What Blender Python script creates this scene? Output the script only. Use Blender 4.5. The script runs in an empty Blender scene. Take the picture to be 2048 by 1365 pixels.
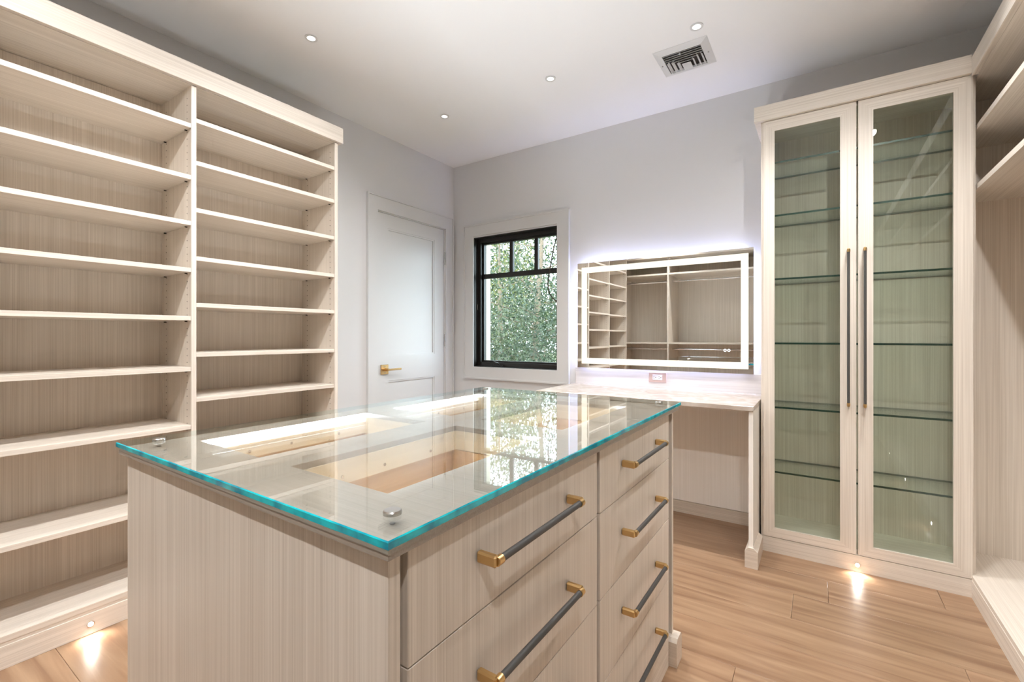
import bpy, bmesh, math, random
from mathutils import Vector, Matrix
random.seed(7)
scene = bpy.context.scene
C = scene.collection
PI = math.pi

# ------------------------------------------------------------------ camera
F_PX, YAW, CAM_H = 917.754, math.radians(33.81), 1.2
cam_d = bpy.data.cameras.new('camera')
cam_d.sensor_fit = 'HORIZONTAL'
cam_d.sensor_width = 36.0
cam_d.lens = F_PX / 2048 * 36.0
cam_d.shift_y = -(682.5 - 672.89) / 2048
cam_d.clip_start = 0.02
cam = bpy.data.objects.new('camera', cam_d)
cam.location = (0, 0, CAM_H)
cam.rotation_euler = (PI / 2, 0, YAW)
C.objects.link(cam)
scene.camera = cam

# ------------------------------------------------------------------ world, sun, exposure
world = bpy.data.worlds.new('world')
scene.world = world
world.use_nodes = True
bg = world.node_tree.nodes['Background']
bg.inputs[0].default_value = (0.80, 0.91, 1.0, 1)
bg.inputs[1].default_value = 4.0
sun_d = bpy.data.lights.new('sun', 'SUN')
sun_d.energy = 4.2
sun_d.angle = 0.02
sun_d.color = (1.0, 0.93, 0.78)
sun = bpy.data.objects.new('sun', sun_d)
sun.rotation_euler = (math.radians(50), math.radians(8), math.radians(25))
C.objects.link(sun)
scene.view_settings.view_transform = 'Standard'
scene.view_settings.look = 'None'
scene.view_settings.gamma = 1.0
scene.view_settings.use_curve_mapping = False
scene.view_settings.exposure = 1.3
cy = scene.cycles
cy.max_bounces = 8
cy.diffuse_bounces = 6
cy.glossy_bounces = 4
cy.transparent_max_bounces = 14
cy.transmission_bounces = 8
cy.sample_clamp_indirect = 6
cy.caustics_reflective = False
cy.caustics_refractive = False
cy.use_denoising = True
cy.use_adaptive_sampling = True
cy.adaptive_threshold = 0.1
cy.adaptive_min_samples = 16

DOWN_W = 34.0        # watts of each ceiling downlight
TOE_W = 0.9
STRIP_W = 3.6         # watts that each lensed strip in the island throws upwards

# ------------------------------------------------------------------ room numbers
XL, XR, YB, YR, H = -2.84, 1.20, 3.26, -1.15, 2.773

# ------------------------------------------------------------------ materials
def mat_new(name):
    m = bpy.data.materials.new(name)
    m.use_nodes = True
    nt = m.node_tree
    return m, nt, nt.nodes['Principled BSDF']

def plain(name, col, rough=0.5, metal=0.0, spec=0.5):
    m, nt, b = mat_new(name)
    b.inputs['Base Color'].default_value = (*col, 1)
    b.inputs['Roughness'].default_value = rough
    b.inputs['Metallic'].default_value = metal
    b.inputs['Specular IOR Level'].default_value = spec
    return m

def srgb(r, g, b):
    f = lambda c: (c / 255 / 12.92) if c / 255 <= 0.04045 else ((c / 255 + 0.055) / 1.055) ** 2.4
    return (f(r), f(g), f(b))

def wood(name, axis, dark, light, rough=0.42, fine=330.0, along=1.6, spec=0.4):
    m, nt, b = mat_new(name)
    N, L = nt.nodes, nt.links
    tc = N.new('ShaderNodeTexCoord')
    def streak(sc, al, det):
        mp = N.new('ShaderNodeMapping')
        s = [sc, sc, sc]; s[axis] = al
        mp.inputs['Scale'].default_value = s
        L.new(tc.outputs['Object'], mp.inputs[0])
        n = N.new('ShaderNodeTexNoise')
        n.inputs['Scale'].default_value = 1.0
        n.inputs['Detail'].default_value = det
        n.inputs['Roughness'].default_value = 0.6
        L.new(mp.outputs[0], n.inputs['Vector'])
        return n.outputs['Fac']
    a = streak(fine, along, 2.0)
    c = streak(fine * 0.22, along * 0.5, 1.0)
    mx = N.new('ShaderNodeMix'); mx.data_type = 'FLOAT'
    mx.inputs[0].default_value = 0.28
    L.new(a, mx.inputs[2]); L.new(c, mx.inputs[3])
    r = N.new('ShaderNodeValToRGB')
    r.color_ramp.elements[0].position = 0.32
    r.color_ramp.elements[1].position = 0.68
    r.color_ramp.elements[0].color = (*dark, 1)
    r.color_ramp.elements[1].color = (*light, 1)
    L.new(mx.outputs[0], r.inputs[0])
    L.new(r.outputs[0], b.inputs['Base Color'])
    b.inputs['Roughness'].default_value = rough
    b.inputs['Specular IOR Level'].default_value = spec
    return m

WD, WL = srgb(205, 195, 183), srgb(232, 224, 214)
WX = wood('laminate_grain_x', 0, WD, WL)
WTOP = wood('dimmed_top_laminate', 0, srgb(148, 138, 127), srgb(168, 159, 149))  # same laminate, darkened in colour to offset strong light from above
WY = wood('laminate_grain_y', 1, WD, WL)
WZ = wood('laminate_grain_z', 2, WD, WL)
MAPLE = wood('maple_drawer_box', 1, srgb(205, 172, 132), srgb(228, 200, 165), fine=60)
CREAM = plain('white_tray_lining', srgb(238, 228, 208), 0.5)
WALL = plain('wall_paint', srgb(212, 212, 213), 0.75, spec=0.25)
CEIL = plain('ceiling_paint', srgb(230, 230, 231), 0.85, spec=0.2)
TRIM = plain('white_trim_paint', srgb(206, 206, 206), 0.36)
BLACKF = plain('black_window_paint', srgb(26, 22, 20), 0.35)
BRASS = plain('brushed_brass', srgb(216, 182, 128), 0.3, 1.0)
GREYBAR = plain('dark_grey_leather_bar', srgb(72, 71, 70), 0.5)
CHROME = plain('chrome', (0.8, 0.8, 0.82), 0.12, 1.0)
STEEL = plain('brushed_steel', (0.55, 0.54, 0.52), 0.25, 1.0)
DARK = plain('dark_recess', srgb(62, 52, 42), 0.8)
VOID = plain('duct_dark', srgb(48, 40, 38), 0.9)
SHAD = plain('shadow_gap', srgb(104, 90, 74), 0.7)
PINK = plain('blush_outlet_plate', srgb(196, 172, 168), 0.4)
OUTW = plain('outlet_white', srgb(225, 225, 240), 0.35)
PLATE = plain('grey_plastic', srgb(120, 120, 120), 0.5)

def stone_mat():
    m, nt, b = mat_new('beige_quartz_top')
    N, L = nt.nodes, nt.links
    tc = N.new('ShaderNodeTexCoord')
    n = N.new('ShaderNodeTexNoise'); n.inputs['Scale'].default_value = 9; n.inputs['Detail'].default_value = 8
    n.inputs['Distortion'].default_value = 1.2
    L.new(tc.outputs['Object'], n.inputs['Vector'])
    r = N.new('ShaderNodeValToRGB')
    r.color_ramp.elements[0].position, r.color_ramp.elements[1].position = 0.35, 0.7
    r.color_ramp.elements[0].color = (*srgb(176, 162, 150), 1)
    r.color_ramp.elements[1].color = (*srgb(200, 192, 184), 1)
    L.new(n.outputs['Fac'], r.inputs[0]); L.new(r.outputs[0], b.inputs['Base Color'])
    b.inputs['Roughness'].default_value = 0.18
    return m
STONE = stone_mat()

def glass_mat(name, tint, ior=1.5, rough=0.0):
    """thin clear glass: straight transmission plus Fresnel reflection on every face"""
    m, nt, b = mat_new(name)
    N, L = nt.nodes, nt.links
    N.remove(b)
    geo = N.new('ShaderNodeNewGeometry')
    mi = N.new('ShaderNodeMix'); mi.data_type = 'FLOAT'
    mi.inputs[2].default_value = ior; mi.inputs[3].default_value = 1.0 / ior
    L.new(geo.outputs['Backfacing'], mi.inputs[0])
    fr = N.new('ShaderNodeFresnel'); L.new(mi.outputs[0], fr.inputs['IOR'])
    t = N.new('ShaderNodeBsdfTransparent'); t.inputs[0].default_value = (*tint, 1)
    g = N.new('ShaderNodeBsdfGlossy'); g.inputs['Roughness'].default_value = rough
    g.inputs['Color'].default_value = (0.96, 0.98, 1.0, 1)
    mx = N.new('ShaderNodeMixShader')
    L.new(fr.outputs[0], mx.inputs[0]); L.new(t.outputs[0], mx.inputs[1]); L.new(g.outputs[0], mx.inputs[2])
    L.new(mx.outputs[0], N['Material Output'].inputs[0])
    return m
GLASS_TOP = glass_mat('clear_table_glass', (0.975, 0.99, 0.985))
GLASS_DOOR = glass_mat('green_tinted_door_glass', (0.905, 0.935, 0.905))
GLASS_SHELF = glass_mat('green_shelf_glass', (0.94, 0.97, 0.95))
GLASS_WIN = glass_mat('window_glass', (0.93, 0.97, 0.96))

def edge_mat(name, c1, c2, scale):
    m, nt, b = mat_new(name)
    N, L = nt.nodes, nt.links
    tc = N.new('ShaderNodeTexCoord')
    n = N.new('ShaderNodeTexNoise'); n.inputs['Scale'].default_value = scale; n.inputs['Detail'].default_value = 3
    L.new(tc.outputs['Object'], n.inputs['Vector'])
    r = N.new('ShaderNodeValToRGB')
    r.color_ramp.elements[0].position, r.color_ramp.elements[1].position = 0.38, 0.62
    r.color_ramp.elements[0].color = (*c1, 1); r.color_ramp.elements[1].color = (*c2, 1)
    L.new(n.outputs['Fac'], r.inputs[0]); L.new(r.outputs[0], b.inputs['Base Color'])
    b.inputs['Roughness'].default_value = 0.08
    geo = N.new('ShaderNodeNewGeometry'); t = N.new('ShaderNodeBsdfTransparent'); t.inputs[0].default_value = (0.82, 0.95, 0.95, 1)
    mx = N.new('ShaderNodeMixShader')
    L.new(geo.outputs['Backfacing'], mx.inputs[0]); L.new(b.outputs[0], mx.inputs[1]); L.new(t.outputs[0], mx.inputs[2])
    L.new(mx.outputs[0], N['Material Output'].inputs[0])
    return m
GLASS_EDGE = edge_mat('lit_teal_glass_edge', srgb(0, 140, 165), srgb(10, 200, 212), 26)  # teal of the glass, brightened in colour for light piped from the strips
SHELF_EDGE = plain('dark_green_shelf_edge', srgb(18, 56, 47), 0.3)

def emit(name, col, strength):
    m, nt, b = mat_new(name)
    N, L = nt.nodes, nt.links
    N.remove(b)
    e = N.new('ShaderNodeEmission')
    e.inputs[0].default_value = (*col, 1); e.inputs[1].default_value = strength
    L.new(e.outputs[0], N['Material Output'].inputs[0])
    return m
LED_WARM = emit('warm_led_strip', (1.0, 0.92, 0.80), 1.7)
LED_MIRROR = emit('mirror_frost_light', (1.0, 0.90, 0.74), 0.55)
LED_COOL = emit('mirror_back_light', (0.56, 0.62, 1.0), 26.0)
LED_DOT = emit('downlight_lens', (1.0, 0.97, 0.93), 2.2)
LED_TOE = emit('toe_light_lens', (1.0, 0.97, 0.92), 40.0)
LED_ICON = emit('touch_icon_light', (0.85, 0.92, 1.0), 1.6)

def mirror_mat():
    m, nt, b = mat_new('mirror_silver')
    b.inputs['Base Color'].default_value = (0.86, 0.87, 0.86, 1)
    b.inputs['Metallic'].default_value = 1.0
    b.inputs['Roughness'].default_value = 0.0
    return m
MIRROR = mirror_mat()

def oak():
    m, nt, b = mat_new('oak_plank')
    N, L = nt.nodes, nt.links
    tc = N.new('ShaderNodeTexCoord')
    oi = N.new('ShaderNodeObjectInfo')
    add = N.new('ShaderNodeVectorMath'); add.operation = 'MULTIPLY_ADD'
    add.inputs[1].default_value = (17, 31, 0)
    cmb = N.new('ShaderNodeCombineXYZ')
    for i in range(3): L.new(oi.outputs['Random'], cmb.inputs[i])
    L.new(cmb.outputs[0], add.inputs[0]); L.new(tc.outputs['Object'], add.inputs[2])
    mp = N.new('ShaderNodeMapping'); mp.inputs['Scale'].default_value = (1.1, 16, 1)
    L.new(add.outputs[0], mp.inputs[0])
    n = N.new('ShaderNodeTexNoise'); n.inputs['Scale'].default_value = 1.6; n.inputs['Detail'].default_value = 7
    n.inputs['Distortion'].default_value = 0.7
    L.new(mp.outputs[0], n.inputs['Vector'])
    r = N.new('ShaderNodeValToRGB')
    r.color_ramp.elements[0].position, r.color_ramp.elements[1].position = 0.3, 0.72
    r.color_ramp.elements[0].color = (*srgb(132, 100, 76), 1)
    r.color_ramp.elements[1].color = (*srgb(170, 140, 112), 1)
    L.new(n.outputs['Fac'], r.inputs[0])
    hsv = N.new('ShaderNodeHueSaturation')
    mr = N.new('ShaderNodeMapRange'); mr.inputs[3].default_value = 0.86; mr.inputs[4].default_value = 1.1
    L.new(oi.outputs['Random'], mr.inputs[0]); L.new(mr.outputs[0], hsv.inputs['Value'])
    L.new(r.outputs[0], hsv.inputs['Color']); L.new(hsv.outputs[0], b.inputs['Base Color'])
    b.inputs['Roughness'].default_value = 0.3
    return m
OAK = oak()

# ------------------------------------------------------------------ mesh helpers
class MB:
    def __init__(s): s.v, s.f, s.m = [], [], []
    def poly(s, pts, faces, mi=0):
        k = len(s.v); s.v += [tuple(p) for p in pts]
        for f in faces: s.f.append([k + i for i in f]); s.m.append(mi)
        return s
    def box(s, x0, x1, y0, y1, z0, z1, mi=0):
        p = [(x0,y0,z0),(x1,y0,z0),(x1,y1,z0),(x0,y1,z0),(x0,y0,z1),(x1,y0,z1),(x1,y1,z1),(x0,y1,z1)]
        return s.poly(p, [(3,2,1,0),(4,5,6,7),(0,1,5,4),(1,2,6,5),(2,3,7,6),(3,0,4,7)], mi)
    def cbox(s, x0, x1, y0, y1, z0, z1, c=0.002, mi=0):
        """box with chamfered edges"""
        bm = bmesh.new()
        bmesh.ops.create_cube(bm, size=1)
        for v in bm.verts:
            v.co = Vector(((x0+x1)/2 + v.co.x*(x1-x0), (y0+y1)/2 + v.co.y*(y1-y0), (z0+z1)/2 + v.co.z*(z1-z0)))
        bmesh.ops.bevel(bm, geom=list(bm.edges), offset=c, segments=1, affect='EDGES')
        bm.verts.index_update()
        s.poly([v.co[:] for v in bm.verts], [[v.index for v in f.verts] for f in bm.faces], mi)
        bm.free(); return s
    def cyl(s, p0, p1, r, n=16, mi=0, r1=None, caps=True):
        p0, p1 = Vector(p0), Vector(p1); r1 = r if r1 is None else r1
        d = (p1 - p0).normalized()
        a = d.orthogonal().normalized(); b = d.cross(a)
        pts = []
        for p, rr in ((p0, r), (p1, r1)):
            for i in range(n):
                t = 2*PI*i/n; pts.append(p + a*math.cos(t)*rr + b*math.sin(t)*rr)
        fs = [(i, (i+1) % n, n+(i+1) % n, n+i) for i in range(n)]
        if caps: fs += [tuple(range(n-1, -1, -1)), tuple(range(n, 2*n))]
        return s.poly(pts, fs, mi)
    def tube(s, path, r, n=8, mi=0):
        path = [Vector(p) for p in path]
        pts, fs = [], []
        up = None
        for i, p in enumerate(path):
            d = (path[min(i+1, len(path)-1)] - path[max(i-1, 0)]).normalized()
            a = d.orthogonal().normalized() if up is None else (up - d*up.dot(d)).normalized()
            up = a; b = d.cross(a)
            for k in range(n):
                t = 2*PI*k/n; pts.append(p + a*math.cos(t)*r + b*math.sin(t)*r)
        for i in range(len(path)-1):
            for k in range(n):
                fs.append((i*n+k, i*n+(k+1) % n, (i+1)*n+(k+1) % n, (i+1)*n+k))
        fs += [tuple(range(n-1, -1, -1)), tuple(range(len(path)*n-n, len(path)*n))]
        return s.poly(pts, fs, mi)
    def ring(s, c, r0, r1, z0, z1, n=32, mi=0):
        pts = []
        for r, z in ((r0, z0), (r1, z0), (r1, z1), (r0, z1)):
            for i in range(n):
                t = 2*PI*i/n; pts.append((c[0]+r*math.cos(t), c[1]+r*math.sin(t), z))
        fs = []
        for q in range(4):
            a, b = q*n, ((q+1) % 4)*n
            for i in range(n): fs.append((a+i, b+i, b+(i+1) % n, a+(i+1) % n))
        return s.poly(pts, fs, mi)
    def frame(s, plane, a0, a1, b0, b1, wa, wb, d0, d1, mv=0, mh=0):
        """mitred rectangular frame; plane 'xz' (a=x,b=z,d=y), 'yz' (a=y,b=z,d=x) or 'xy' (a=x,b=y,d=z)"""
        def P(a, b, d):
            return (a, d, b) if plane == 'xz' else ((d, a, b) if plane == 'yz' else (a, b, d))
        o = [(a0,b0),(a1,b0),(a1,b1),(a0,b1)]
        i = [(a0+wa,b0+wb),(a1-wa,b0+wb),(a1-wa,b1-wb),(a0+wa,b1-wb)]
        for k in range(4):
            q = [o[k], o[(k+1) % 4], i[(k+1) % 4], i[k]]
            pts = [P(a, b, d0) for a, b in q] + [P(a, b, d1) for a, b in q]
            s.poly(pts, [(0,1,2,3),(7,6,5,4),(0,4,5,1),(1,5,6,2),(2,6,7,3),(3,7,4,0)], mh if k % 2 == 0 else mv)
        return s
    def build(s, name, mats, parent=None, smooth=False, origin=None):
        if not isinstance(mats, (list, tuple)): mats = [mats]
        off = Vector((0,0,0))
        if parent is not None:
            q = parent
            while q is not None: off += Vector(q.location); q = q.parent
        loc = Vector((0,0,0))
        if parent is None:
            xs = list(zip(*s.v))
            loc = Vector(((min(xs[0])+max(xs[0]))/2, (min(xs[1])+max(xs[1]))/2, min(xs[2]))) if origin is None else Vector(origin)
            off = loc
        me = bpy.data.meshes.new(name)
        me.from_pydata([(Vector(p) - off)[:] for p in s.v], [], s.f)
        for m in mats: me.materials.append(m)
        for p, mi in zip(me.polygons, s.m):
            p.material_index = mi; p.use_smooth = smooth
        bm = bmesh.new(); bm.from_mesh(me)
        bmesh.ops.recalc_face_normals(bm, faces=bm.faces)
        bm.to_mesh(me); bm.free()
        if smooth:
            me.shade_smooth() if hasattr(me, 'shade_smooth') else None
            try: me.set_sharp_from_angle(angle=math.radians(35))
            except Exception: pass
        o = bpy.data.objects.new(name, me)
        C.objects.link(o)
        o.location = loc
        o.parent = parent
        return o

def tag(o, label=None, cat=None, group=None, kind=None):
    if label: o['label'] = label
    if cat: o['category'] = cat
    if group: o['group'] = group
    if kind: o['kind'] = kind
    return o
def thing(name, loc, label=None, cat=None, group=None, kind=None):
    o = bpy.data.objects.new(name, None)
    o.empty_display_size = 0.1
    o.location = loc
    C.objects.link(o)
    return tag(o, label, cat, group, kind)
def struct(name, mb, mats): return tag(mb.build(name, mats), kind='structure')
def bx(*a): return MB().box(*a)

# ================================================================== the shell
T = 0.10
# floor slab with oak planks laid along x
floor = struct('floor', bx(XL-T, XR+T, YR-T, YB+T, -0.10, -0.012), plain('subfloor', srgb(120, 90, 62), 0.8))
PW = 0.224
y = 2.729
while y < YB: y += PW
rows = []
while y > YR:
    rows.append(y); y -= PW
rnd = random.Random(3)
for ri, yt in enumerate(rows):
    y1, y0 = min(yt, YB), max(yt - PW, YR)
    if y1 - y0 < 0.01: continue
    x = XL - rnd.random()*1.5
    if ri == 4: x = -0.10 - 1.9 - 1.6
    while x < XR:
        Ln = rnd.choice((1.5, 1.9, 2.2)) if ri != 4 else 1.75
        a, b = max(x, XL), min(x + Ln, XR)
        if b - a > 0.03:
            MB().cbox(a+0.0004, b-0.0004, y0+0.0004, y1-0.0004, -0.012, 0.0, 0.0012).build('plank', OAK, floor)
        x += Ln
# ceiling and walls
struct('ceiling', bx(XL-T, XR+T, YR-T, YB+T+0.05, H, H+0.12), CEIL)
# back wall with window opening
WX0, WX1, WZ0, WZ1 = -2.596, -1.737, 0.925, 2.088
wb = MB()
wb.box(XL-T, WX0, YB, YB+0.15, 0, H).box(WX1, XR+T, YB, YB+0.15, 0, H)
wb.box(WX0, WX1, YB, YB+0.15, 0, WZ0).box(WX0, WX1, YB, YB+0.15, WZ1, H)
struct('wall_back', wb, WALL)
# left wall with door opening
DY0, DY1, DZ = 2.355, 3.143, 2.182
wl = MB()
wl.box(XL-T, XL, YR, DY0, 0, H).box(XL-T, XL, DY1, YB, 0, H).box(XL-T, XL, DY0, DY1, DZ, H)
struct('wall_left', wl, WALL)
struct('wall_right', bx(XR, XR+T, YR, YB, 0, H), WALL)
struct('wall_rear', bx(XL-T, XR+T, YR-T, YR, 0, H), WALL)
door2 = thing('door_2', (0.0, YR, 0), kind='structure')
MB().box(-0.54, -0.46, YR, YR+0.018, 0, 2.16).box(0.47, 0.55, YR, YR+0.018, 0, 2.16).box(-0.46, 0.47, YR, YR+0.018, 2.08, 2.16).build('door_casing', TRIM, door2)
MB().box(-0.455, 0.465, YR+0.0005, YR+0.008, 0.01, 2.075).build('door_leaf', TRIM, door2)
for z0_, z1_ in ((0.24, 0.85), (1.04, 1.96)):
    MB().frame('xz', -0.35, 0.36, z0_, z1_, 0.02, 0.02, YR+0.008, YR+0.016).build('door_panel', TRIM, door2)
struct('baseboard_left', bx(XL, XL+0.015, 1.78, 2.262, 0, 0.13), TRIM)
struct('baseboard_back', bx(-2.69, -1.60, YB-0.015, YB, 0, 0.13), TRIM)

# ------------------------------------------------------------------ door in the left wall
door = thing('door_1', (XL, (DY0+DY1)/2, 0), kind='structure')
d0, d1 = 2.37, 3.128
XD = XL - 0.004                       # door face
s0, s1 = 2.475, 3.007                 # panel openings
db = MB()
db.box(XD-0.035, XD, d0, s0, 0.01, 2.167).box(XD-0.035, XD, s1, d1, 0.01, 2.167)
db.box(XD-0.035, XD, s0, s1, 2.055, 2.167).box(XD-0.035, XD, s0, s1, 0.846, 1.045).box(XD-0.035, XD, s0, s1, 0.01, 0.24)
db.build('door_leaf', TRIM, door)
for z0, z1 in ((1.045, 2.055), (0.24, 0.846)):
    p = MB().box(XD-0.03, XD-0.012, s0, s1, z0, z1)
    p.frame('yz', s0, s1, z0, z1, 0.012, 0.012, XD-0.012, XD-0.004)
    p.build('door_panel', TRIM, door)
cs = MB()
cs.box(XL, XL+0.018, 2.274, 2.36, 0, 2.28).box(XL, XL+0.018, 3.138, 3.222, 0, 2.28).box(XL, XL+0.018, 2.36, 3.138, 2.176, 2.28)
cs.box(XL, XL+0.026, 2.262, 2.274, 0, 2.280).box(XL, XL+0.026, 3.222, 3.234, 0, 2.280).box(XL, XL+0.026, 2.262, 3.234, 2.280, 2.292)
cs.build('door_casing', TRIM, door)
jm = MB().box(XL-T, XL, DY0, DY0+0.012, 0, DZ).box(XL-T, XL, DY1-0.012, DY1, 0, DZ).box(XL-T, XL, DY0, DY1, DZ-0.012, DZ)
jm.build('door_jamb', TRIM, door)
for z0 in (1.852, 1.106, 0.25):
    hg = MB().cyl((XL+0.004, 3.134, z0), (XL+0.004, 3.134, z0+0.112), 0.0075, 12)
    for q in (0.028, 0.056, 0.084): hg.ring((XL+0.004, 3.134), 0.007, 0.0082, z0+q-0.001, z0+q+0.001, 12)
    hg.build('hinge', STEEL, door, True)
hd = MB().cbox(XD, XD+0.010, 2.402, 2.476, 0.900, 0.976, 0.002)
hd.build('handle_plate', BRASS, door)
lv = MB().cyl((XD+0.010, 2.439, 0.938), (XD+0.052, 2.439, 0.938), 0.011, 16)
lv.cbox(XD+0.042, XD+0.056, 2.430, 2.572, 0.9305, 0.9455, 0.003)
lv.build('lever', BRASS, door)
for dz in (0.916, 0.960): MB().cyl((XD+0.010, 2.439, dz), (XD+0.0115, 2.439, dz), 0.004, 10).build('screw', STEEL, door)

# ------------------------------------------------------------------ window in the back wall
win = thing('window_1', ((WX0+WX1)/2, YB, WZ0), kind='structure')
cz = MB().frame('xz', -2.690, -1.647, 0.832, 2.194, 0.094, 0.094, YB-0.016, YB)
cz.frame('xz', -2.704, -1.633, 0.818, 2.208, 0.014, 0.014, YB-0.025, YB)
cz.build('window_casing', TRIM, win)
RV = 0.060
rv = MB().frame('xz', WX0, WX1, WZ0, WZ1, 0.006, 0.006, YB-0.002, YB+RV)
rv.build('reveal', BLACKF, win)
fx0, fx1, fz0, fz1 = WX0+0.006, WX1-0.006, WZ0+0.006, WZ1-0.006
MB().frame('xz', fx0, fx1, fz0, fz1, 0.034, 0.034, YB+RV-0.012, YB+0.12).build('window_frame', BLACKF, win)
sx0, sx1, sz0, sz1 = fx0+0.034, fx1-0.034, fz0+0.034, fz1-0.034
MB().frame('xz', sx0, sx1, sz0, sz1, 0.016, 0.016, YB+0.075, YB+0.11).build('sash', BLACKF, win)
gx0, gx1, gz0, gz1 = sx0+0.016, sx1-0.016, sz0+0.016, sz1-0.016
YG = YB + 0.09
MB().box(gx0, gx1, YG-0.014, YG+0.014, 1.722, 1.764).build('rail', BLACKF, win)
m1, m2 = (-2.262, -2.226), (-2.008, -1.972)
for a, b in (m1, m2): MB().box(a, b, YG-0.012, YG+0.012, 1.764, gz1).build('muntin', BLACKF, win)
for a, b, c, d in ((gx0, m1[0], 1.764, gz1), (m1[1], m2[0], 1.764, gz1), (m2[1], gx1, 1.764, gz1), (gx0, gx1, gz0, 1.722)):
    MB().box(a, b, YG-0.002, YG+0.002, c, d).build('pane', GLASS_WIN, win)
ck = MB().cbox(-2.42, -2.30, YB+0.028, YB+0.05, WZ0+0.006, WZ0+0.022, 0.003)
ck.tube([(-2.34, YB+0.038, WZ0+0.02), (-2.345, YB+0.02, WZ0+0.038), (-2.385, YB+0.012, WZ0+0.046), (-2.42, YB+0.012, WZ0+0.040)], 0.005, 8)
ck.build('crank_handle', BLACKF, win, True)
MB().cbox(WX0+0.006, WX0+0.018, YB+0.03, YB+0.042, 1.44, 1.49, 0.002).build('sash_lock', STEEL, win)
ext = MB().frame('xz', WX0-0.02, WX1+0.02, WZ0-0.04, WZ1+0.04, 0.055, 0.05, YB+0.125, YB+0.20)
ext.build('exterior_trim', plain('cream_exterior', srgb(226, 216, 196), 0.6), win)

# loose wire hanging at the window's right jamb
wp = [(-1.752,3.288,2.03),(-1.773,3.275,1.958),(-1.800,3.268,1.838),(-1.822,3.266,1.717),(-1.834,3.266,1.637),(-1.826,3.262,1.574),(-1.798,3.258,1.522),(-1.742,3.258,1.468)]
def smooth_path(p, k=5):
    p = [Vector(q) for q in p]; out = []
    for i in range(len(p)-1):
        a, b, c, d = p[max(i-1,0)], p[i], p[i+1], p[min(i+2,len(p)-1)]
        for j in range(k):
            t = j/k
            out.append(0.5*((2*b)+(c-a)*t+(2*a-5*b+4*c-d)*t*t+(3*b-a-3*c+d)*t**3))
    return out + [p[-1]]
tag(MB().tube(smooth_path(wp), 0.0052, 8).build('wire', plain('brown_wire', srgb(52, 40, 28), 0.6), None, True),
    'thin dark wire dangling in front of the window panes', 'wire')

# ================================================================== left bookcase
XF = -2.438                      # front of shelves
BK = -2.778                      # face of back panel
TH = 0.0205
book = thing('bookcase', (-2.62, 0.62, 0), 'tall pale wood bookcase of open shelves along the left wall', 'bookcase')
ups = [(1.711, 1.7325), (0.948, 0.9685), (0.225, 0.2455), (-0.500, -0.4795)]
for a, b in ups:
    MB().box(XL+0.002, XF, a, b, 0.100, 2.374).build('upright', WZ, book)
bays = [(0.9685, 1.711), (0.2455, 0.948), (-0.4795, 0.225)]
for a, b in bays:
    MB().box(BK-0.008, BK, a, b, 0.1, 2.372).build('back_panel', WZ, book)
zl_r = [2.2278, 2.0279, 1.8055, 1.5774, 1.3578, 1.1224, 0.9101, 0.690, 0.442]
zl_l = [2.1955, 1.9535, 1.739, 1.520, 1.2938, 1.0561, 0.7855, 0.4405]
zl_x = [2.190, 1.960, 1.745, 1.515, 1.290, 1.060, 0.790, 0.4405]
for (a, b), zz in zip(bays, (zl_r, zl_l, zl_x)):
    for z in zz:
        MB().cbox(BK, XF-0.002, a+0.0008, b-0.0008, z-TH, z, 0.0008).build('shelf', WY, book)
    MB().box(BK, XF-0.0005, a, b, 0.097, 0.1185).build('bottom_board', WY, book)
    MB().box(XL+0.002, XF, a, b, 2.374, 2.392).build('top_board', WY, book)
    # shelf pins under each shelf
    pm = MB()
    for z in zz:
        for yy, sg in ((a, 1), (b, -1)):
            for xx in (XF-0.045, BK+0.055):
                pm.cyl((xx, yy, z-TH-0.003), (xx, yy+sg*0.010, z-TH-0.003), 0.003, 6)
    tag(pm.build('shelf_pins', DARK, book), kind='stuff')
    # drilled rows of peg holes in the uprights
    hm = MB()
    for yy, sg in ((a, 1), (b, -1)):
        for xx in (XF-0.045, BK+0.055):
            z = 0.50
            while z < 2.35:
                hm.cyl((xx, yy-sg*0.002, z), (xx, yy+sg*0.0006, z), 0.0028, 6)
                z += 0.032
    tag(hm.build('peg_holes', DARK, book), kind='stuff')
MB().cbox(XF-0.020, XF, -0.500, 1.7325, 0.0, 0.0835, 0.001).build('toe_kick', WY, book)
MB().box(XF-0.018, XF-0.002, -0.500, 1.7325, 0.0835, 0.097).build('toe_reveal', WY, book)
cr = MB().cbox(XF-0.002, XF+0.020, -0.52, 1.757, 2.377, 2.469, 0.001)
cr.box(XL+0.002, XF-0.002, 1.7345, 1.757, 2.377, 2.469).box(XL+0.002, XF-0.002, -0.5, 1.7345, 2.392, 2.402)
cr.build('crown', WY, book)

# ================================================================== island
IX0, IX1, IY0, IY1 = -1.356, -0.453, 0.395, 1.757
isl = thing('island_dresser', ((IX0+IX1)/2, (IY0+IY1)/2, 0), 'pale wood island dresser with eight bar-handled drawers and lit display openings on top', 'island')
OPX = [(-1.295, -1.010), (-0.889, -0.600)]
OPY = [(0.522, 1.030), (1.150, 1.655)]
SZ0, SZ1 = 0.9225, 0.9365
tx0, tx1, ty0, ty1 = -1.374, -0.440, 0.3835, 1.785
xs = [tx0, OPX[0][0], OPX[0][1], OPX[1][0], OPX[1][1], tx1]
ys = [ty0, OPY[0][0], OPY[0][1], OPY[1][0], OPY[1][1], ty1]
ts = MB()
for j in (0, 2, 4): ts.box(tx0, tx1, ys[j], ys[j+1], SZ0, SZ1)
for j in (1, 3):
    for i in (0, 2, 4): ts.box(xs[i], xs[i+1], ys[j], ys[j+1], SZ0, SZ1)
ts.build('top_board', WTOP, isl)
MB().box(IX0, IX1, IY0, IY0+0.020, 0.0, SZ0).build('end_panel', WZ, isl)
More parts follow.
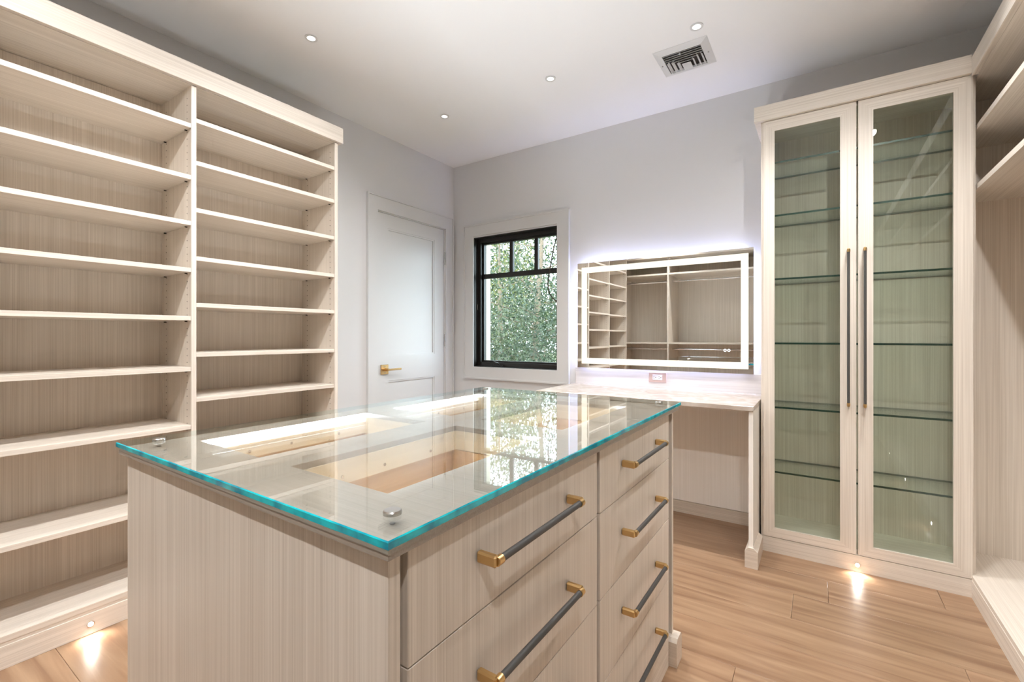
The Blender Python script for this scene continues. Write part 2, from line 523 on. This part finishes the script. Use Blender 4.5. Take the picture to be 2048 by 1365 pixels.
MB().box(IX0, IX1, IY1-0.020, IY1, 0.0, SZ0).build('end_panel', WZ, isl)
XD0 = -0.453
MB().box(IX0, IX0+0.019, IY0+0.02, IY1-0.02, 0.0, SZ0).build('side_panel', WZ, isl)
car = MB()
car.box(IX0+0.019, XD0-0.045, IY0+0.02, IY1-0.02, 0.02, 0.60)
car.box(XD0-0.045, XD0-0.030, IY0+0.02, IY1-0.02, 0.0, 0.60)
car.box(XD0-0.045, XD0-0.030, IY0+0.02, IY1-0.02, 0.60, SZ0)
car.build('carcass', SHAD, isl)
fm = wood('foot_laminate', 0, srgb(196, 184, 170), srgb(222, 212, 200))
ft = MB()
fy0, fy1 = IY1-0.052, IY1+0.020
prof = [(fy0,0),(fy1,0),(fy1,0.088),(fy1-0.012,0.100),(fy0+0.012,0.100),(fy0,0.088)]
pts = [(IX0-0.02, a, b) for a, b in prof] + [(XD0+0.026, a, b) for a, b in prof]
ft.poly(pts, [(0,1,2,3,4,5)[::-1], (6,7,8,9,10,11)] + [(i, (i+1) % 6, 6+(i+1) % 6, 6+i) for i in range(6)])
ft.build('foot', fm, isl)
MB().box(XD0-0.022, XD0-0.002, 0.4265, 1.700, 0.0, 0.098).build('toe_kick', WY, isl)
rowsz = [(0.7585, 0.9195), (0.5415, 0.7565), (0.3215, 0.5395), (0.1005, 0.3195)]
cols = [(0.4285, 1.0505), (1.0690, 1.6965)]
hz = [0.849, 0.661, 0.443, 0.222]
def bar_handle(parent, yc, z, half=0.155):
    xb = XD0 + 0.036
    bar = MB().cyl((xb, yc-half+0.012, z), (xb, yc+half-0.012, z), 0.0062, 16)
    bar.build('handle_bar', GREYBAR, parent, True)
    for sg in (-1, 1):
        br = MB()
        ye = yc + sg*half
        br.cbox(XD0, xb+0.002, ye-0.006, ye+0.006, z-0.0095, z+0.0095, 0.003)
        br.cyl((xb, ye, z), (xb, ye-sg*0.013, z), 0.0078, 16)
        br.build('handle_bracket', BRASS, parent, True)
for ci, (a, b) in enumerate(cols):
    for (z0, z1), zh in zip(rowsz, hz):
        dr = MB().cbox(XD0-0.020, XD0, a, b, z0, z1, 0.0008).build('drawer', WZ, isl)
        bar_handle(dr, (a+b)/2 - 0.005, zh)
# display trays under the glass
strip_d = bpy.data.lights.new('strip_lamp', 'AREA')
strip_d.shape = 'RECTANGLE'
strip_d.size, strip_d.size_y = 0.006, 0.49
strip_d.energy = STRIP_W
strip_d.spread = math.radians(180)
strip_d.color = (0.86, 0.93, 1.0)
for i, (ox0, ox1) in enumerate(OPX):
    for j, (oy0, oy1) in enumerate(OPY):
        lin = MB().frame('xy', ox0-0.002, ox1+0.002, oy0-0.002, oy1+0.002, 0.004, 0.004, 0.868, SZ0)
        lin.build('tray_lining', CREAM, isl)
        bxm = MB().frame('xy', ox0-0.03, ox1+0.03, oy0-0.012, oy1+0.012, 0.014, 0.014, 0.775, 0.866)
        bxm.box(ox0-0.016, ox1+0.016, oy0, oy1, 0.775, 0.785)
        bxm.build('drawer_box', MAPLE, isl)
        for q in (0.12, 0.24, 0.4): MB().cyl((ox0+0.0015, oy0+q, 0.885), (ox0+0.004, oy0+q, 0.885), 0.004, 8).build('screw', STEEL, isl)
        if i == 0:
            led = MB().box(ox0+0.002, ox0+0.009, oy0+0.006, oy1-0.006, 0.909, 0.9205)
        else:
            led = MB().box(ox1-0.009, ox1-0.002, oy0+0.006, oy1-0.006, 0.909, 0.9205)
        ls = led.build('led_strip', LED_WARM, isl)
        lo = bpy.data.objects.new('strip_lamp', strip_d)
        C.objects.link(lo); lo.parent = isl
        lo.location = Vector(((ox0+0.0055) if i == 0 else (ox1-0.0055), (oy0+oy1)/2, 0.9212)) - Vector(isl.location)
        lo.rotation_euler = (PI, 0, 0)

# glass top with four clamp studs
gt = thing('glass_tabletop', (-0.906, 1.09, SZ1), 'thick clear glass top with teal edges lying on the island', 'glass top')
GX0, GX1, GY0, GY1 = -1.378, -0.435, 0.379, 1.800
g = MB()
gz0_, gz1_ = 0.9380, 0.950
c = 0.0016
def ringpts(i, z): return [(GX0+i,GY0+i,z),(GX1-i,GY0+i,z),(GX1-i,GY1-i,z),(GX0+i,GY1-i,z)]
g.poly(ringpts(c, gz1_)+ringpts(c, gz0_), [(0,1,2,3),(7,6,5,4)], 0)
g.poly(ringpts(c, gz0_)+ringpts(0, gz0_+c)+ringpts(0, gz1_-c)+ringpts(c, gz1_),
       [(q*4+i, q*4+(i+1) % 4, (q+1)*4+(i+1) % 4, (q+1)*4+i) for q in range(3) for i in range(4)], 1)
g.build('glass_sheet', [GLASS_TOP, GLASS_EDGE], gt)
for px, py in ((-0.498, 0.442), (-1.313, 0.442), (-0.497, 1.728), (-1.313, 1.735)):
    st = MB().cyl((px, py, 0.9505), (px, py, 0.9545), 0.0130, 28).cyl((px, py, 0.9545), (px, py, 0.9565), 0.0130, 28, r1=0.0115)
    st.build('clamp_stud', STEEL, gt, True)
    MB().cyl((px, py, SZ1+0.0002), (px, py, 0.9378), 0.004, 12).build('clamp_pad', PLATE, gt, True)

# ================================================================== display cabinet
DYF = 2.920
dc = thing('display_cabinet', (0.16, 3.08, 0), 'tall display cabinet with two glass doors and glass shelves', 'cabinet')
DX0, DX1 = -0.274, 0.598
YI = DYF + 0.022
MB().box(DX0, DX0+0.019, YI, YB-0.002, 0.0, 2.405).build('side_panel', WZ, dc)
MB().box(DX1-0.019, DX1, YI, YB-0.002, 0.0, 2.405).build('side_panel', WZ, dc)
MB().box(DX0+0.019, DX1-0.019, YB-0.012, YB-0.002, 0.09, 2.405).build('back_panel', WZ, dc)
MB().box(DX0+0.019, DX1-0.019, YI, YB-0.012, 0.086, 0.105).build('bottom_board', WX, dc)
MB().box(DX0+0.019, DX1-0.019, YI, YB-0.012, 2.386, 2.405).build('top_board', WX, dc)
MB().box(DX0, 0.585, DYF, DYF+0.02, 0.0, 0.083).build('toe_kick', WX, dc)
MB().box(DX0+0.019, DX1-0.019, DYF+0.02, YI+0.02, 0.0, 0.086).build('toe_block', WX, dc)
MB().cbox(-0.305, 0.578, DYF-0.020, DYF+0.002, 2.400, 2.484, 0.001).box(-0.305, -0.283, DYF+0.002, YB-0.002, 2.408, 2.484).box(-0.283, 0.578, DYF+0.002, YB-0.002, 2.408, 2.418).build('crown', WX, dc)
for z in (2.168, 1.872, 1.518, 1.160, 0.803, 0.442):
    sh = MB()
    a0, a1, b0, b1, z0, z1 = DX0+0.021, DX1-0.021, YI+0.004, YB-0.016, z-0.005, z+0.005
    sh.poly([(a0,b0,z0),(a1,b0,z0),(a1,b1,z0),(a0,b1,z0),(a0,b0,z1),(a1,b0,z1),(a1,b1,z1),(a0,b1,z1)], [(3,2,1,0),(4,5,6,7)], 0)
    k = len(sh.v) - 8
    for f in ((0,1,5,4),(1,2,6,5),(2,3,7,6),(3,0,4,7)): sh.f.append([k+i for i in f]); sh.m.append(1)
    sh.build('glass_shelf', [GLASS_SHELF, SHELF_EDGE], dc)
    pn = MB()
    for xx, sg in ((DX0+0.019, 1), (DX1-0.019, -1)):
        for yy in (YI+0.05, YB-0.06): pn.cyl((xx, yy, z-0.008), (xx+sg*0.01, yy, z-0.008), 0.003, 6)
    tag(pn.build('shelf_pins', STEEL, dc), kind='stuff')
for (a, b, gl0, gl1, hx) in ((-0.260, 0.1565, -0.206, 0.0895, 0.123), (0.1645, 0.585, 0.225, 0.5195, 0.190)):
    fr = MB()
    o = [(a,0.086),(b,0.086),(b,2.398),(a,2.398)]
    i_ = [(gl0,0.138),(gl1,0.138),(gl1,2.338),(gl0,2.338)]
    for k in range(4):
        q = [o[k], o[(k+1) % 4], i_[(k+1) % 4], i_[k]]
        pts = [(x, DYF, z) for x, z in q] + [(x, DYF+0.021, z) for x, z in q]
        fr.poly(pts, [(0,1,2,3),(7,6,5,4),(0,4,5,1),(1,5,6,2),(2,6,7,3),(3,7,4,0)], k % 2)
    d = fr.build('door_frame', [WX, WZ], dc)
    MB().box(gl0+0.0005, gl1-0.0005, DYF+0.007, DYF+0.012, 0.1385, 2.3375).build('pane', GLASS_DOOR, d)
    yb_ = DYF - 0.040
    MB().cyl((hx, yb_, 0.856), (hx, yb_, 1.632), 0.0060, 16).build('handle_bar', GREYBAR, d, True)
    for ze, sg in ((0.848, 1), (1.640, -1)):
        br = MB().cbox(hx-0.006, hx+0.006, yb_-0.003, DYF, ze-0.006, ze+0.006, 0.0025)
        br.cyl((hx, yb_, ze), (hx, yb_, ze+sg*0.013), 0.0072, 16)
        br.build('handle_bracket', BRASS, d, True)

# ================================================================== vanity desk
dk = thing('vanity_desk', (-0.93, 2.95, 0), 'vanity desk with beige stone top and pale wood sides beneath the lit mirror', 'desk')
KX0, KX1 = -1.580, -0.281
KY = 2.650
MB().cbox(KX0, KX1, KY, YB-0.012, 0.812, 0.837, 0.002).build('desk_top', STONE, dk)
MB().cbox(KX0, KX1-0.003, YB-0.012, YB-0.001, 0.812, 0.962, 0.002).build('backsplash', wood('backsplash_quartz', 0, srgb(206, 202, 200), srgb(222, 219, 217), rough=0.2, fine=110), dk)
LEGM = wood('glow_lightened_laminate', 2, srgb(232, 228, 222), srgb(244, 241, 237))  # laminate made paler to stand in for the mirror's glow on the desk
for lx0, lx1 in ((-0.305, -0.284), (-1.577, -1.556)):
    MB().box(lx0, lx1, KY+0.014, YB-0.002, 0.0, 0.812).build('leg_panel', LEGM, dk)
    prof = [(lx0-0.017,0),(lx1+0.022,0),(lx1+0.022,0.086),(lx1+0.002,0.104),(lx0-0.002,0.104),(lx0-0.017,0.086)]
    yy0, yy1 = KY+0.004, DYF - 0.022
    pts = [(x, yy0, z) for x, z in prof] + [(x, yy1, z) for x, z in prof]
    MB().poly(pts, [(0,1,2,3,4,5), (11,10,9,8,7,6)] + [(i, 6+i, 6+(i+1) % 6, (i+1) % 6) for i in range(6)]).build('foot', fm, dk)
MB().box(-1.556, -0.305, YB-0.020, YB-0.004, 0.083, 0.812).build('back_panel', LEGM, dk)
MB().box(-1.556, -0.305, YB-0.024, YB-0.004, 0.0, 0.080).build('base_rail', fm, dk)
MB().box(-1.556, -0.305, YB-0.40, YB-0.38, 0.775, 0.812).build('stretcher', LEGM, dk)

# outlet on the backsplash
ol = thing('wall_outlet', (-0.943, YB-0.012, 0.875), 'blush outlet plate with white sockets on the backsplash below the mirror', 'outlet')
YO = YB - 0.0122
MB().cbox(-1.005, -0.882, YO-0.006, YO, 0.876, 0.946, 0.002).build('cover_plate', PINK, ol)
MB().cbox(-0.977, -0.910, YO-0.0085, YO-0.006, 0.893, 0.929, 0.001).build('socket_face', OUTW, ol)
so = MB()
for cx_ in (-0.962, -0.926):
    so.box(cx_-0.008, cx_-0.002, YO-0.009, YO-0.0084, 0.915, 0.918).box(cx_-0.008, cx_-0.002, YO-0.009, YO-0.0084, 0.904, 0.907)
    so.cyl((cx_+0.007, YO-0.009, 0.911), (cx_+0.007, YO-0.0084, 0.911), 0.003, 8)
tag(so.build('slots', DARK, ol), kind='stuff')

# ------------------------------------------------------------------ lit mirror
mr = thing('lit_mirror', (-0.944, YB-0.02, 0.961), 'wide wall mirror with a glowing inner frame and bluish back glow', 'mirror')
MX0, MX1, MZ0, MZ1 = -1.547, -0.341, 0.961, 1.758
YM = 3.222
mr.rotation_euler[2] = 0.0068
MB().box(MX0, MX1, YM, YM+0.005, MZ0, MZ1).build('mirror_glass', [MIRROR], mr)
MB().frame('xz', -1.513, -0.370, 0.991, 1.724, 0.0437, 0.0437, YM-0.0008, YM-0.0001).build('light_band', LED_MIRROR, mr)
MB().box(MX0+0.05, MX1-0.05, YM+0.006, YB-0.006, MZ0+0.05, MZ1-0.05).build('back_box', PLATE, mr)
MB().frame('xz', MX0+0.036, MX1-0.036, MZ0+0.036, MZ1-0.036, 0.008, 0.008, YM+0.012, YM+0.026).build('back_led', LED_COOL, mr)
for cx_ in (-0.5055, -0.483):
    ic = MB()
    n = 20
    pts = []
    for r in (0.0060, 0.0085):
        for yv in (YM-0.0008, YM-0.0002):
            for i in range(n):
                t = 2*PI*i/n; pts.append((cx_+r*math.cos(t), yv, 1.109+r*math.sin(t)))
    fs = []
    for a_, b_ in ((0, 2), (2, 3), (3, 1), (1, 0)):
        for i in range(n): fs.append((a_*n+i, b_*n+i, b_*n+(i+1) % n, a_*n+(i+1) % n))
    ic.poly(pts, fs).build('touch_icon', LED_ICON, mr)

# ================================================================== right wardrobe run
ru = thing('wardrobe', (0.9, 1.6, 0), 'pale wood open wardrobe with high shelves at the right edge', 'wardrobe')
RX = 0.580
RY0, RY1 = -1.10, YB - 0.004
MB().cbox(RX, RX+0.020, RY0, DYF-0.001, 0.0, 0.083, 0.001).build('toe_kick', WY, ru)
MB().box(RX+0.001, XR-0.012, RY0, YI-0.002, 0.083, 0.103).box(DX1+0.002, XR-0.012, YI-0.002, RY1, 0.083, 0.103).build('deck', WY, ru)
MB().box(DX1+0.002, XR-0.002, RY1-0.018, RY1, 0.103, 2.385).build('end_panel', WZ, ru)
MB().box(XR-0.012, XR-0.002, RY0, RY1-0.018, 0.083, 2.385).build('back_panel', WZ, ru)
MB().cbox(RX-0.004, RX+0.018, RY0, DYF-0.021, 2.386, 2.470, 0.001).build('crown', WY, ru)
MB().box(RX+0.018, XR-0.012, RY0, DYF-0.021, 2.386, 2.404).box(DX1+0.002, XR-0.012, DYF-0.021, RY1-0.018, 2.386, 2.404).build('top_board', WY, ru)
for a, b in ((1.10, 2.935), (-0.70, 1.08)):
    for z in (2.163, 1.889):
        if a > 1:
            MB().box(0.602, XR-0.012, a, RY1-0.018, z-0.012, z+0.012).build('shelf', WY, ru)
        else:
            MB().box(0.602, XR-0.012, a, b, z-0.012, z+0.012).build('shelf', WY, ru)
for a in (1.08, -0.72):
    MB().box(0.602, XR-0.012, a, a+0.02, 0.103, 2.385).build('upright', WZ, ru)

# ================================================================== rear hanging closet (seen in the mirror)
rc = thing('hanging_closet', (-1.6, -0.82, 0), 'hanging closet with chrome rods and wood shelves seen in the mirror', 'closet')
QY, QB = -0.530, YR + 0.004
qx0, qx1 = -2.60, -0.56
for a in (qx0, -1.832, qx1-0.02):
    MB().box(a, a+0.0215, QB, QY, 0.09, 2.375).build('upright', WZ, rc)
for a, b in ((qx0+0.0215, -1.832), (-1.8105, qx1-0.02)):
    MB().box(a, b, QB, QB+0.01, 0.09, 2.375).build('back_panel', WZ, rc)
    MB().box(a, b, QB+0.01, QY-0.002, 2.118, 2.142).build('shelf', WX, rc)
    MB().box(a, b, QB+0.01, QY-0.002, 1.085, 1.107).build('shelf', WX, rc)
    MB().box(a, b, QB+0.01, QY-0.002, 0.09, 0.11).build('bottom_board', WX, rc)
    for z in (2.035, 1.005):
        MB().cyl((a, QY-0.22, z), (b, QY-0.22, z), 0.014, 16).build('hanging_rod', CHROME, rc, True)
MB().box(qx0, qx1, QY-0.02, QY, 0.0, 0.09).build('toe_kick', WX, rc)
MB().cbox(-2.415, qx1+0.02, QY-0.002, QY+0.02, 2.377, 2.469, 0.001).box(qx0, qx1, QB, QY-0.002, 2.377, 2.395).build('crown', WX, rc)

# ================================================================== ceiling fixtures
lamp_d = bpy.data.lights.new('downlight_lamp', 'SPOT')
lamp_d.energy = DOWN_W
lamp_d.spot_size = math.radians(104)
lamp_d.spot_blend = 0.9
lamp_d.shadow_soft_size = 0.03
lamp_d.color = (1.0, 0.985, 0.965)
spots = {}
for ix, lx in enumerate((-2.224, -1.362, -0.517, 0.330)):  # rightmost column is unseen, added to brighten the right half
    for iy, ly in enumerate((2.455, 1.420, 0.385, -0.350)):
        if (ix, iy) not in ((2,2), (3,2)): spots[(ix, iy)] = (lx, ly)
AIM = {(0,0): (34,-14), (0,1): (36,0), (0,2): (36,0), (0,3): (36,10), (1,0): (0,-4), (1,1): (-36,0), (1,2): (-38,2), (1,3): (-34,14),
       (2,0): (10,-6), (2,1): (-36,0), (2,3): (-24,30), (3,0): (-12,-6), (3,1): (-6,36), (3,3): (-6,36)}
LBL = {(0,0): 'round recessed ceiling light nearest the corner above the white door',
       (0,1): 'round recessed ceiling light beside the top of the left bookcase',
       (1,0): 'round recessed ceiling light in the middle of the ceiling before the window wall',
       (2,0): 'round recessed ceiling light next to the air vent',
       (0,2): 'round recessed ceiling light over the bookcase bay left of the view',
       (0,3): 'round recessed ceiling light over the bookcase end behind the view',
       (1,1): 'round recessed ceiling light straight above the left edge of the island',
       (1,2): 'round recessed ceiling light above the near left corner of the island',
       (1,3): 'round recessed ceiling light in front of the hanging closet, above its middle upright',
       (2,1): 'round recessed ceiling light straight above the drawer side of the island',
       (2,3): 'round recessed ceiling light in front of the right end of the hanging closet',
       (3,0): 'added unseen ceiling light above the display cabinet, right of the air vent',
       (3,1): 'added unseen ceiling light above the aisle between island and wardrobe',
       (3,3): 'added unseen ceiling light in front of the rear door'}
for key, (lx, ly) in spots.items():
    lb = LBL.get(key, 'round recessed ceiling light above and behind the view')
    dl = thing('ceiling_downlight', (lx, ly, H), lb, 'ceiling light', 'recessed ceiling downlights')
    MB().ring((lx, ly), 0.0205, 0.032, H-0.004, H, 32).build('trim_ring', TRIM, dl, True)
    MB().cyl((lx, ly, H-0.0025), (lx, ly, H-0.0005), 0.0205, 28).build('lens', LED_DOT, dl)
    lo = bpy.data.objects.new('downlight_lamp', lamp_d)
    C.objects.link(lo); lo.parent = dl; lo.location = (0, 0, -0.012)
    ax_, ay_ = AIM[key]                                  # gimbals are tilted to balance the light over the room
    lo.rotation_euler = Vector((math.tan(math.radians(ax_)), math.tan(math.radians(ay_)), -1)).to_track_quat('-Z', 'Y').to_euler()

# ceiling vent
vx0, vx1, vy0, vy1 = -0.772, -0.488, 2.555, 2.834
vt = thing('ceiling_vent', ((vx0+vx1)/2, (vy0+vy1)/2, H), 'square white louvred air vent in the ceiling', 'vent')
vf = MB()
o = [(vx0,vy0),(vx1,vy0),(vx1,vy1),(vx0,vy1)]
w = 0.040
i_ = [(vx0+w,vy0+w),(vx1-w,vy0+w),(vx1-w,vy1-w),(vx0+w,vy1-w)]
for k in range(4):
    q = [o[k], o[(k+1) % 4], i_[(k+1) % 4], i_[k]]
    zs = [H-0.002, H-0.002, H-0.014, H-0.014]
    pts = [(x, y_, H) for x, y_ in q] + [(x, y_, z) for (x, y_), z in zip(q, zs)]
    vf.poly(pts, [(0,1,2,3),(7,6,5,4),(0,4,5,1),(1,5,6,2),(2,6,7,3),(3,7,4,0)])
vf.build('vent_frame', TRIM, vt)
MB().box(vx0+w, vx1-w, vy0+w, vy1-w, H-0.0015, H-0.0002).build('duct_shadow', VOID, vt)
ax0, ax1, ay0, ay1 = vx0+w, vx1-w, vy0+w, vy1-w
def slat_x(x0, x1, y_):
    MB().poly([(x0,y_,H-0.014),(x1,y_,H-0.014),(x1,y_+0.010,H-0.004),(x0,y_+0.010,H-0.004),
               (x0,y_+0.002,H-0.0145),(x1,y_+0.002,H-0.0145),(x1,y_+0.012,H-0.0045),(x0,y_+0.012,H-0.0045)],
              [(0,1,2,3),(7,6,5,4),(0,4,5,1),(1,5,6,2),(2,6,7,3),(3,7,4,0)]).build('slat', TRIM, vt)
def slat_y(x_, y0, y1, sg):
    MB().poly([(x_,y0,H-0.014),(x_,y1,H-0.014),(x_+sg*0.010,y1,H-0.004),(x_+sg*0.010,y0,H-0.004),
               (x_+sg*0.002,y0,H-0.0145),(x_+sg*0.002,y1,H-0.0145),(x_+sg*0.012,y1,H-0.0045),(x_+sg*0.012,y0,H-0.0045)],
              [(0,1,2,3),(7,6,5,4),(0,4,5,1),(1,5,6,2),(2,6,7,3),(3,7,4,0)]).build('slat', TRIM, vt)
for y_ in (ay0+0.006, ay0+0.026, ay0+0.046, ay0+0.066): slat_x(ax0, ax1, y_)
for k, y_ in enumerate((ay0+0.088, ay0+0.110)):
    e = 0.030 + 0.026*k
    slat_x(ax0+e, ax1-e, y_)
    slat_y(ax0+e, y_, ay1, 1); slat_y(ax1-e, y_, ay1, -1)
slat_y(ax0+0.006, ay0+0.088, ay1, 1); slat_y(ax1-0.006, ay0+0.088, ay1, -1)
MB().cbox(ax0+0.078, ax1-0.078, ay0+0.130, ay1, H-0.0145, H-0.012, 0.0008).build('centre_plate', TRIM, vt)
MB().cbox((ax0+ax1)/2-0.012, (ax0+ax1)/2-0.004, ay0+0.012, ay0+0.022, H-0.022, H-0.014, 0.001).build('damper_lever', TRIM, vt)
for px, py in ((vx0+0.018, (vy0+vy1)/2), (vx1-0.018, (vy0+vy1)/2)):
    MB().cyl((px, py, H-0.012), (px, py, H-0.0055), 0.004, 10).build('screw', STEEL, vt)

# ================================================================== little toe lights
toe_d = bpy.data.lights.new('toe_lamp', 'SPOT')
toe_d.energy = TOE_W
toe_d.spot_size = math.radians(160)
toe_d.spot_blend = 1.0
toe_d.shadow_soft_size = 0.008
toe_d.color = (1.0, 0.95, 0.88)
def toe_light(p, n, label):
    p, n = Vector(p), Vector(n)
    t = thing('toe_light', p, label, 'toe light', 'round toe-kick lights')
    MB().cyl(p, p + n*0.002, 0.0125, 24).build('trim_ring', CHROME, t, True)
    MB().cyl(p + n*0.002, p + n*0.0032, 0.0085, 20).build('lens', LED_TOE, t)
    lo = bpy.data.objects.new('toe_lamp', toe_d)
    C.objects.link(lo); lo.parent = t; lo.location = n*0.018
    d = (n + Vector((0, 0, -0.9))).normalized()
    lo.rotation_euler = d.to_track_quat('-Z', 'Y').to_euler()
toe_light((XF, 0.591, 0.040), (1, 0, 0), 'small bright round light in the bookcase base near the island')
toe_light((XF, 1.340, 0.040), (1, 0, 0), 'small round light in the bookcase base hidden behind the island')
toe_light((XF, -0.130, 0.040), (1, 0, 0), 'small round light in the bookcase base left of the view')
toe_light((0.161, DYF, 0.034), (0, -1, 0), 'small bright round light at the foot of the display cabinet')
for yy, wh in ((2.05, 'nearest the display cabinet'), (1.0, 'opposite the island'), (0.0, 'beside the viewpoint')):
    toe_light((RX, yy, 0.040), (-1, 0, 0), 'small round light in the wardrobe base ' + wh)
toe_light((-1.4, QY, 0.040), (0, 1, 0), 'small round light in the hanging closet base behind the view')

# ================================================================== outdoors
gr = tag(bx(-30, 12, YB+0.4, 45, -0.75, -0.6).build('ground', plain('woodland_floor', srgb(78, 82, 50), 0.9)), kind='structure')
def leaf_mat(name, c1, c2):
    m, nt, b = mat_new(name)
    N, L = nt.nodes, nt.links
    geo = N.new('ShaderNodeNewGeometry')
    r = N.new('ShaderNodeValToRGB')
    r.color_ramp.elements[0].color = (*c1, 1); r.color_ramp.elements[1].color = (*c2, 1)
    L.new(geo.outputs['Random Per Island'], r.inputs[0]); L.new(r.outputs[0], b.inputs['Base Color'])
    b.inputs['Roughness'].default_value = 0.5
    tr = N.new('ShaderNodeBsdfTranslucent'); L.new(r.outputs[0], tr.inputs[0])
    mx = N.new('ShaderNodeMixShader'); mx.inputs[0].default_value = 0.4
    L.new(b.outputs[0], mx.inputs[1]); L.new(tr.outputs[0], mx.inputs[2])
    L.new(mx.outputs[0], N['Material Output'].inputs[0])
    return m
LEAVES = [leaf_mat('dark_green_leaves', srgb(20, 38, 28), srgb(56, 74, 50)),
          leaf_mat('yellow_green_leaves', srgb(56, 62, 28), srgb(122, 122, 64)),
          leaf_mat('mid_green_leaves', srgb(32, 50, 34), srgb(80, 92, 58))]
BARK = plain('bark', srgb(92, 80, 68), 0.85)
def tree(base, height, rad, nleaf, lm, label, seed, low=0.25, size=0.09, name='tree'):
    rr = random.Random(seed)
    bx_, by_ = base
    t = thing(name, (bx_, by_, -0.6), label, 'tree' if name == 'tree' else 'shrub', 'greenery outside the window')
    tk = MB()
    top = Vector((bx_+rr.uniform(-.3,.3), by_+rr.uniform(-.3,.3), -0.6+height))
    b0 = Vector((bx_, by_, -0.6))
    if name == 'tree':
        tk.cyl(b0, b0.lerp(top, .5), 0.10, 10, r1=0.07).cyl(b0.lerp(top, .5), top, 0.07, 10, r1=0.015)
    nb = 14
    cl = []
    for k in range(nb):
        f = low + (1-low)*(k+0.5)/nb
        p = b0.lerp(top, f)
        an = rr.uniform(0, 2*PI)
        ln = rad*(1.1 - 0.6*f)*rr.uniform(.6, 1.1)
        q = p + Vector((math.cos(an)*ln, math.sin(an)*ln, rr.uniform(.1, .5)*ln))
        tk.cyl(p, q, 0.03*(1.2-f), 6, r1=0.008)
        cl += [p.lerp(q, s) for s in (.45, .75, 1.0)]
    tk.build('trunk', BARK, t, True)
    lf = MB()
    for _ in range(nleaf):
        cpt = rr.choice(cl)
        d = Vector((rr.gauss(0,1), rr.gauss(0,1), rr.gauss(0,1)))
        p = cpt + d*rad*0.22
        if p.z < -0.6: p.z = -0.6 + rr.random()*0.3
        u = Vector((rr.gauss(0,1), rr.gauss(0,1), rr.gauss(0,1))).normalized()
        v = u.orthogonal().normalized()
        s = size*rr.uniform(.5, 1.2)
        lf.poly([p-u*s, p+v*s*.5, p+u*s, p-v*s*.5], [(0,1,2,3)])
    me = bpy.data.meshes.new('foliage')
    off = Vector(t.location)
    me.from_pydata([(Vector(p)-off)[:] for p in lf.v], [], lf.f)
    me.materials.append(lm)
    fo = bpy.data.objects.new('foliage', me); C.objects.link(fo); fo.parent = t
    fo['kind'] = 'stuff'
tree((-6.9, 9.8), 4.6, 1.7, 3600, LEAVES[1], 'yellow-green sunlit tree at the left side of the window view', 1, low=.15, size=0.046)
tree((-5.3, 8.6), 5.2, 1.5, 2280, LEAVES[0], 'slim dark green tree at the right side of the window view', 2, low=.3, size=0.043)
tree((-8.8, 13.4), 6.2, 2.3, 3840, LEAVES[2], 'mid-green tall tree farther back in the window view', 3, low=.2, size=0.056)
tree((-11.6, 16.5), 7.0, 2.6, 3600, LEAVES[0], 'tall dark tree at the back left of the window view', 4, low=.2, size=0.068)
tree((-7.6, 16.0), 6.6, 2.6, 3600, LEAVES[1], 'yellowish tall tree at the back right of the window view', 5, low=.2, size=0.068)
tree((-4.5, 7.6), 2.5, 1.3, 7600, LEAVES[0], 'dense dark shrub low at the right of the window view', 6, low=.05, size=0.031, name='shrub')
tree((-5.6, 7.9), 2.3, 1.3, 7600, LEAVES[2], 'dense green shrub low in the middle of the window view', 8, low=.05, size=0.031, name='shrub')
tree((-6.8, 8.2), 2.4, 1.3, 7600, LEAVES[0], 'dense dark shrub low at the left of the window view', 9, low=.05, size=0.031, name='shrub')
tree((-7.8, 11.6), 3.6, 1.9, 9200, LEAVES[2], 'broad green bush behind the shrubs left of the window view centre', 11, low=.05, size=0.043, name='shrub')
tree((-6.0, 11.2), 3.4, 1.9, 9200, LEAVES[0], 'broad dark bush behind the shrubs right of the window view centre', 12, low=.05, size=0.043, name='shrub')
tree((-9.6, 12.6), 3.8, 2.0, 9200, LEAVES[0], 'broad dark bush behind the shrubs at the far left of the window view', 13, low=.05, size=0.043, name='shrub')
